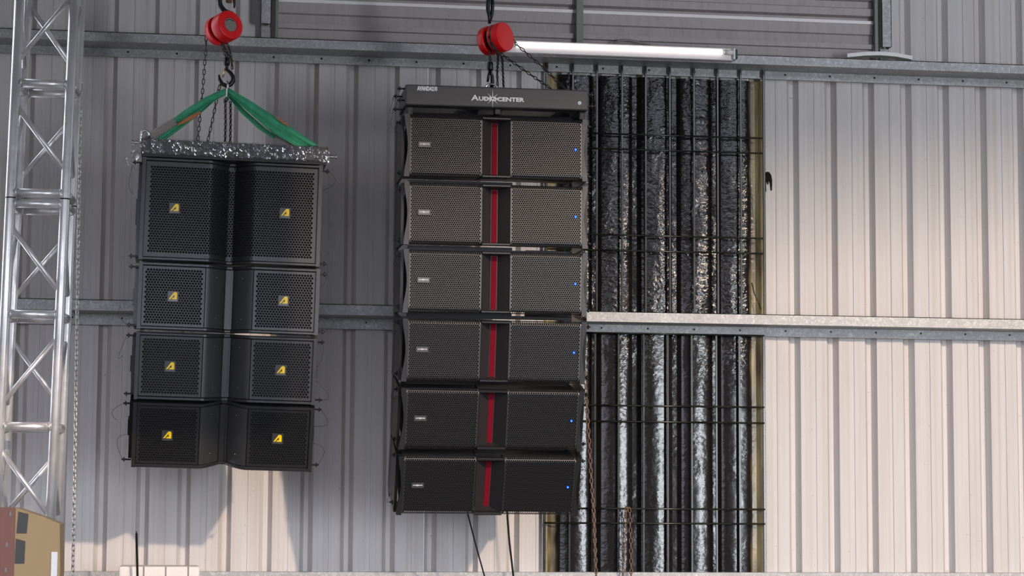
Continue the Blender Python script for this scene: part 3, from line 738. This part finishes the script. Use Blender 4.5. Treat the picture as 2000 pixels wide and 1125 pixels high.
chain(h2, [at(955, 70, -1.27), at(960, 90, -1.28), at(975, 105, -1.26), at(981, 113, -1.22), at(984, 180, -1.0)], .0165, LD, 'load_chain', twist=.9)
chain(h2, [at(1003, 78, -1.2), at(1008, 86, -1.16), at(1060, 131, -1.1), at(1100, 170, -1.0), at(1115, 190, -.95)], .0262, LH, twist=.3)
chain(h2, [at(974, 102, -1.25), at(990, 113, -1.18), at(1045, 152, -1.08), at(1075, 172, -1.0), at(1095, 190, -.95)], .0262, LH, twist=.2)

# ------------------------------------------------------------------ right array
RW, RH, RX = .949, .322, 1.5925
def r_meshes():
    d = {}; h = RH; xo = RW/2; gi, go = .071, .446
    m = MB()
    for a, b, y0 in ((-xo+.022, -gi, .028), (gi, xo-.022, .028), (-gi, gi, .095)):
        m.hexa([(a, y0, -h+.012), (b, y0, -h+.012), (b, y0, -.012), (a, y0, -.012)][::-1], [(a*.97, .43, -h+.05), (b*.97, .43, -h+.05), (b*.97, .43, -.05), (a*.97, .43, -.05)][::-1])
    d['cabinet'] = (m.mesh('cabinet', M_CAB), [(0, 0, 0)])
    r = .026
    def fm_s(sgn):
        def fm(x, z, o):
            v = -z                                   # 0 at top .. h at bottom along the sheet
            if v < r: a = (r-v)/r*1.15; return (x, r-math.cos(a)*(r-o)+.0, -r+math.sin(a)*(r-o))
            if v > h-r: a = (v-(h-r))/r*1.15; return (x, r-math.cos(a)*(r-o), -(h-r)-math.sin(a)*(r-o))
            return (x, o, z)
        return fm
    fm = fm_s(1)
    g = hexgrille(-go, -gi-.002, -h, 0, .0113, .0050, fm, .004, .0025)
    d['grille'] = (g.mesh('grille', M_GRR), [(0, 0, 0), (go+gi+.002, 0, 0)])
    d['acoustic_foam'] = (MB().box(-go, -gi-.002, .012, .027, -h+.02, -.02).mesh('acoustic_foam', M_FOAM), [(0, 0, 0), (go+gi+.002, 0, 0)])
    ch = []
    for s in (-1, 1):
        cur = [(s*(xo-.0185*math.sin(math.pi*max(0, min(1, (k/12-.04)/.92)))**1.3), -h*k/12) for k in range(13)]
        poly = [(s*(go+.001), 0)]+cur+[(s*(go+.001), -h)]
        if s > 0: poly = poly[::-1]
        ch.append(MB().prism(poly, -.001, .03).mesh('cheek', M_FRAME))
    d['cheek'] = (ch, None)
    sp_ = []
    for s in (-1, 1):
        m = MB().box(s*xo-.011, s*xo+.004, .031, .40, -h+.004, -.004).box(s*(xo+.002)-.008, s*(xo+.002)+.010, .16, .24, -h*.86, -h*.14).box(s*(xo+.004)-.008, s*(xo+.004)+.008, .30, .36, -h*1.06, h*.04)
        sp_.append(m.mesh('rigging_plate', M_BLK))
    d['rigging_plate'] = (sp_, None)
    z1, z0 = -.014, -h+.014; dp = .075; w = .0175
    vs = [(-gi, 0, z1), (gi, 0, z1), (gi, 0, z0), (-gi, 0, z0), (-w, dp, z1-.008), (w, dp, z1-.008), (w, dp, z0+.008), (-w, dp, z0+.008)]
    d['waveguide'] = (MB().add(vs, [(0, 4, 7, 3), (1, 2, 6, 5), (0, 1, 5, 4), (3, 7, 6, 2), (4, 5, 6, 7)]).mesh('waveguide', M_PANEL), [(0, 0, 0)])
    d['red_strip'] = (MB().box(-.0135, .0135, dp-.004, dp+.002, z0+.010, z1-.010).mesh('red_strip', M_REDS), [(0, 0, 0)])
    d['gap_filler'] = (MB().box(-.44, .10, .12, .16, -.006, .024).box(.10, .40, .12, .16, -.006, .010).box(.20, .44, .30, .34, -.01, .022).mesh('gap_filler', M_BLK), [(0, 0, 0)])  # dark bar added to close the gap against the sunlit wall behind
    d['crossbar'] = (MB().prism_x([(-.004, -.004), (-.008, -.008), (-.008, -.014), (-.004, -.018), (.02, -.018), (.02, -.002)], -gi-.001, gi+.001).mesh('crossbar', M_FRAME), [(0, 0, 0), (0, 0, -h+.022)])
    return d
DR = r_meshes()
bw, bh = .060, .025
ME_RB = MB().box(-bw/2, bw/2, -.005, 0, -bh/2, bh/2).mesh('badge', M_SILV)
ME_RBR = MB().box(-bw/2-.004, bw/2+.004, -.003, .002, -bh/2-.004, bh/2+.004).mesh('badge_rim', M_CAB)
ME_RBT = text_mesh('badge_lettering', 'AUDIOCENTER', .0068, .0004, M_WHT, .0002, 1.05)
ME_RBS = star_mesh('badge_star', .009, .0016, M_WHT)
ME_LED = MB().lathe([(.0058, -.001), (.0052, .003), (.001, .0045)], Matrix.Rotation(math.radians(90), 4, 'X'), 10).mesh('status_led', M_LED, True)
ME_LEDC = MB().lathe([(.0024, .003), (.0019, .0055), (.0005, .006)], Matrix.Rotation(math.radians(90), 4, 'X'), 8).mesh('led_core', M_LEDC, True)
tops = [3.529, 3.181, 2.836, 2.484, 2.134, 1.790]
tilts = [0, 1, 4, 10, 16.5, 22.5]
ords = ['topmost in right column, just under the lettered bar', 'second from top in right column', 'third from top in right column', 'third from bottom in right column', 'second from bottom in right column', 'lowest and most down-tilted in right column']
backs = [0, .0, .006, .03, .09, .185]
for i in range(6):
    t = thing('line_array_speaker', 'grey-grilled speaker with red centre strip, '+ords[i], 'speaker', (RX+.003*i/2, -1.3+backs[i], tops[i]), (math.radians(tilts[i]), .0015, 0), 'right hanging speaker column')
    for k, (me, locs) in DR.items():
        if locs is None:
            for q in me: link(k, q, t)
        else:
            for l in locs: o = link(k, me, t); o.location = l
    b = link('badge', ME_RB, t); b.location = (-.371, -.001, -.156)
    link('badge_rim', ME_RBR, b); o = link('badge_lettering', ME_RBT, b); o.location = (0, -.0055, .001); o = link('badge_star', ME_RBS, b); o.location = (-.002, -.005, .001)
    e = link('status_led', ME_LED, t); e.location = (.411, -.002, -.160); link('led_core', ME_LEDC, e)
    for s in (-1, 1):
        for z in (-.03, -RH+.03):
            pin(t, s, s*(RW/2)-s*.012, .10 if s < 0 else .04, z, (.03, -.05 if z > -.1 else .05, .02, .02) if s < 0 and (i+(z > -.1)) % 2 else None)

# lettered flying bar
fr = thing('flying_bar', 'dark grey flying bar lettered AUDIOCENTER and AVANDA210 above right speakers', 'flying bar', (RX, -1.3, 3.572))
MB().box(-.473, .473, -.025, .06, 0, .106).obj('front_beam', M_BAR, fr, bevel=.007)
MB().box(-.46, .46, .34, .42, .01, .10).obj('rear_beam', M_BAR, fr, bevel=.005)
MB().box(-.06, .06, .06, .34, .02, .09).obj('centre_beam', M_BAR, fr)
for s in (-1, 1):
    MB().box(s*.45-.02, s*.45+.02, .06, .34, .01, .10).obj('side_beam', M_BAR, fr)
    MB().box(s*.447-.016, s*.447+.016, .01, .36, -.045, .0).obj('coupling_leg', M_CAB, fr, bevel=.006)
    for z in (.09, .03):
        pin(fr, s, s*.473, .02, z, (.05, -.05, .02, .03) if s < 0 else None)
MB().box(-.012, .022, .0, .05, -.032, 0).obj('coupling_leg', M_CAB, fr, bevel=.006)
MB().box(-.44, .44, .08, .12, -.05, -.02).obj('lower_rail', M_FOAM, fr)
pin(fr, -1, -.49, .05, .055, (.03, -.08, .02, .04)); pin(fr, -1, -.49, .06, -.01, (.02, -.10, .02, .03))
o = link('model_lettering', text_mesh('model_lettering', 'AVANDA210', .0300, .0006, M_WHT, .0015, .60, 'LEFT'), fr); o.location = (-.413, -.026, .085)
o = link('brand_lettering', text_mesh('brand_lettering', 'A', .040, .0006, M_WHT, .0008, 1.30), fr); o.location = (-.1165, -.026, .0455)
o = link('brand_lettering', text_mesh('brand_lettering', 'UDIOCENTER', .029, .0006, M_WHT, .0010, 1.30), fr); o.location = (.0195, -.026, .0425)
o = link('brand_star', star_mesh('brand_star', .048, .0060, M_WHT), fr); o.location = (-.025, -.0262, .045)
MB().lathe([(.0045, 0), (.0045, .0012)], Matrix.Translation((-.025, -.0272, .045)) @ Matrix.Rotation(math.radians(90), 4, 'X'), 16).obj('brand_star_centre', M_BAR, fr)
o = MB().lathe([(.009, 0), (.009, .002)], Matrix.Translation((.427, -.025, .037)) @ Matrix.Rotation(math.radians(90), 4, 'X'), 18).obj('sticker', M_WHT, fr)
MB().lathe([(.005, .0019), (.005, .0026)], Matrix.Translation((.427, -.025, .037)) @ Matrix.Rotation(math.radians(90), 4, 'X') @ Matrix.Diagonal((1, .6, 1, 1)), 14).obj('sticker_dot', M_BLUEDOT, fr)
o = MB().tube([(-.022+.034*math.cos(a), .05, .106+.034*math.sin(a)*.85) for a in [math.pi*k/12 for k in range(13)]], .006, 10).obj('lifting_eye', M_CHROME, fr, smooth=True)

# ------------------------------------------------------------------ loose things
# rusty chains on the right
a = [at(x, y, -.85) for x, y in ((1141, 712), (1144, 760), (1150, 850), (1155, 940), (1160, 1010), (1165, 1140))]
t = thing('rusty_chain', 'rusty brown chain hanging along right edge of the right speakers', 'chain', a[-1])
chain(t, a, .0262, LR, twist=.5)
a = [at(x, y, -.09) for x, y in ((1216, 1150), (1219, 1060), (1222, 995), (1226, 987), (1230, 995), (1232, 1060), (1233, 1150))]
t = thing('rusty_chain', 'rusty chain looped over a grille bar low on black sheet', 'chain', a[-1])
chain(t, a, .0285, LR, twist=.4)
# speaker cables
def cable(label, pts, r):
    p0 = pts[-1]; o = MB().tube([p-p0 for p in pts], r, 6).obj('speaker_cable', M_CABLE, None, smooth=True); o.location = p0
    return tag(o, label, 'cable', 'cables under the right speakers')
cable('thin black cable slanting down from middle of lowest right speaker', [at(x, y, Y) for x, y, Y in ((905, 960, -.75), (914, 1005, -.75), (928, 1060, -.6), (947, 1128, -.4), (958, 1165, -.35), (990, 1260, -.3))], .0045)
cable('black cable hanging steeply under lowest right speaker, beside the slanting one', [at(x, y, Y) for x, y, Y in ((990, 960, -.75), (991, 1010, -.75), (995, 1060, -.7), (1003, 1128, -.6), (1008, 1180, -.55), (1020, 1280, -.5))], .0055)
# fluorescent lamp
p0 = at(985, 91, -.29); p1 = at(1432, 107.5, -.25)
lm_ = thing('fluorescent_lamp', 'lit fluorescent tube batten along the upper girt', 'lamp', (p0+p1)/2)
dv = (p1-p0); Ln = dv.length; ang = math.atan2(dv.y, dv.x); pit = -math.atan2(dv.z, math.hypot(dv.x, dv.y))
lm_.rotation_euler = (0, pit, ang)
MB().box(-Ln/2, Ln/2, -.02, .035, -.036, .034).obj('batten', M_BATTEN, lm_, bevel=.004)
MB().tube([(-Ln/2+.035, -.030, .008), (Ln/2-.075, -.030, .008)], .0145, 14).obj('tube', M_TUBE, lm_, smooth=True)
for s in (-1, 1):
    MB().box(s*(Ln/2-.005)-.006, s*(Ln/2-.005)+.006, -.046, .0, -.034, .030).obj('lamp_holder', M_PLAST, lm_, bevel=.003)
    MB().tube([(s*(Ln/2-.06), -.030, .008), (s*(Ln/2-.01), -.030, .008)], .0146, 14).obj('tube_cap', M_PLAST, lm_, smooth=True)
MB().box(Ln/2+.001, Ln/2+.016, -.042, .03, -.030, .026).obj('end_cap', mat('teal_end_cap', (.012, .05, .075), .3), lm_, bevel=.006)
pts = [at(x, y, -.10)-lm_.location for x, y in ((1196, 90), (1202, 83), (1213, 79), (1228, 78.5), (1245, 82), (1265, 88), (1275, 92))]
Mi = lm_.rotation_euler.to_matrix().inverted()
MB().tube([Mi @ p for p in pts], .0075, 8).obj('lamp_cable', mat('dusty_cable', (.26, .23, .22), .6), lm_, smooth=True)
# white curved strip lying on the upper girt
P = [(1655, 104.5), (1690, 101), (1720, 100.5), (1750, 103), (1782, 109)]
p0 = at(1720, 105, -.19)
mb = MB(); vs = []
for x, y in P:
    q = at(x, y, -.19)-p0
    vs += [q+Vector((0, 0, 0)), q+Vector((0, .08, .004)), q+Vector((0, .08, -.02)), q+Vector((0, 0, -.022))]
mb.add(vs, [(i*4+k, i*4+(k+1) % 4, (i+1)*4+(k+1) % 4, (i+1)*4+k) for i in range(4) for k in range(4)]+[(3, 2, 1, 0), (16, 17, 18, 19)])
o = mb.obj('bowed_strip', M_PLAST, None, smooth=False); o.location = p0; tag(o, 'bowed white plastic strip lying on the upper girt', 'strip')
# tar blot and wire on the wall by the grille
p0 = at(1497, 340, -.004)
blob = [(1494, 338), (1497, 335.5), (1502, 336), (1506, 342), (1508, 352), (1507.5, 372), (1505.5, 372), (1504, 358), (1501, 352), (1500.5, 360), (1499, 360), (1497.5, 353), (1496, 360), (1496.5, 374), (1494.5, 374)]
pp_ = [at(x, y, -.004)-p0 for x, y in blob]
o = MB().prism([(p.x, p.z) for p in pp_], -.003, .003).obj('tar_drip', mat('dried_tar', (.012, .011, .010), .8, 0, .1), None); o.location = p0; tag(o, 'small dried black tar drip on the wall right of the grille', 'tar drip')
p0 = at(1486, 604, -.03)
o = MB().tube([at(x, y, -.03)-p0 for x, y in ((1468, 552), (1474, 575), (1480, 588), (1486, 604))], .0032, 6).obj('bent_wire', M_CABLE, None, smooth=True); o.location = p0
tag(o, 'short bent black wire behind the grille just above the right girt', 'wire')

# cardboard carton, lower left, on a stack that stands on the floor
CY = -3.4
c0 = at(28, 1060, CY); zb = at(28, 1125, CY).z-.22
cb = thing('cardboard_box', 'tan cardboard carton with grey tape stripes beside the truss foot', 'box', (c0.x, CY, zb))
def cl(x, y, Y): return at(x, y, Y)-cb.location
zt0 = cl(30, 991, CY).z; zt1 = cl(117, 1023, CY-.02).z; wx = cl(117, 1023, CY).x
rf = [(0, 0), (wx-.004, 0), (wx+.006, zt1*.55), (wx, zt1), (wx*.6, zt1+(zt0-zt1)*.46), (0, zt0)]
MB().prism(rf, 0, .35).obj('carton_body', M_CARD, cb, bevel=.003)
MB().hexa([(0, -.001, 0), (0, -.001, zt0), (-.30, .10, zt0+.004), (-.30, .10, 0)], [(0, .35, 0), (0, .35, zt0), (-.30, .35, zt0+.004), (-.30, .35, 0)]).obj('carton_side', M_CARDR, cb)
def tape(x0, y0, x1, y1, w):
    a, b = cl(x0, y0, CY), cl(x1, y1, CY); wd = w*.0021
    MB().hexa([(a.x, -.0025, a.z), (a.x+wd, -.0025, a.z-.01), (b.x+wd, -.0025, b.z), (b.x, -.0025, b.z)], [(a.x, .0005, a.z), (a.x+wd, .0005, a.z-.01), (b.x+wd, .0005, b.z), (b.x, .0005, b.z)]).obj('tape_strip', M_TAPE, cb)
tape(36, 999, 32, 1042, 19); tape(31, 1052, 28.5, 1101, 18)
for x, y in ((13, 1064), (11, 1113), (20, 1004)):
    p = cl(x, y, CY); p.y = .10*(-p.x/.30)-.003
    MB().box(p.x-.004, p.x+.004, p.y-.001, p.y+.003, p.z-.009, p.z+.009).obj('tape_glint', M_SILV, cb)
MB().box(wx-.030, wx-.006, -.006, .001, .002, cl(108, 1078, CY).z).obj('paper_strip', M_PLAST, cb)
st = tag(MB().box(-.33, wx+.04, -.04, .42, 0, zb-.002).box(-.35, wx+.06, -.06, .44, zb-.06, zb-.04).obj('storage_crate', M_WOOD, None), 'wooden storage crate under the cardboard carton', 'crate'); st.location = (c0.x, CY, 0)
# white polystyrene box and black pole at the bottom
FY = -.55
a, b = at(232, 1106, FY), at(390, 1107, FY)
fo = thing('foam_box', 'white ribbed polystyrene box standing against the wall foot', 'box', (a.x, FY, 0))
wz = a.z
MB().box(0, b.x-a.x, 0, .3, 0, wz).obj('foam_body', M_FOAMW, fo, bevel=.012)
for x in (281, 324, 368):
    p = at(x, 1110, FY).x-a.x
    MB().box(p-.0035, p+.0035, -.003, .004, .1, wz-.001).obj('rib_groove', M_SLG, fo)
pa = at(266.5, 1042, -.62); pb = at(268.5, 1125, -.62)
pz = thing('thin_pole', 'thin black pole standing upright before the white foam box', 'pole', (pb.x, -.62, 0))
d_ = pa-pb; foot = pb-d_*(pb.z/d_.z)
MB().tube([foot-Vector(pz.location), pa-Vector(pz.location)], [.0075, .006], 8).obj('shaft', M_BLK, pz, smooth=True)
MB().tube([pa-Vector(pz.location), pa-Vector(pz.location)+Vector((0, 0, .012))], [.004, .002], 8).obj('tip', M_BLK, pz, smooth=True)
MB().lathe([(.05, 0), (.05, .015), (.012, .02)], Matrix.Translation((foot.x-pb.x, 0, 0)), 16).obj('base', M_BLK, pz)
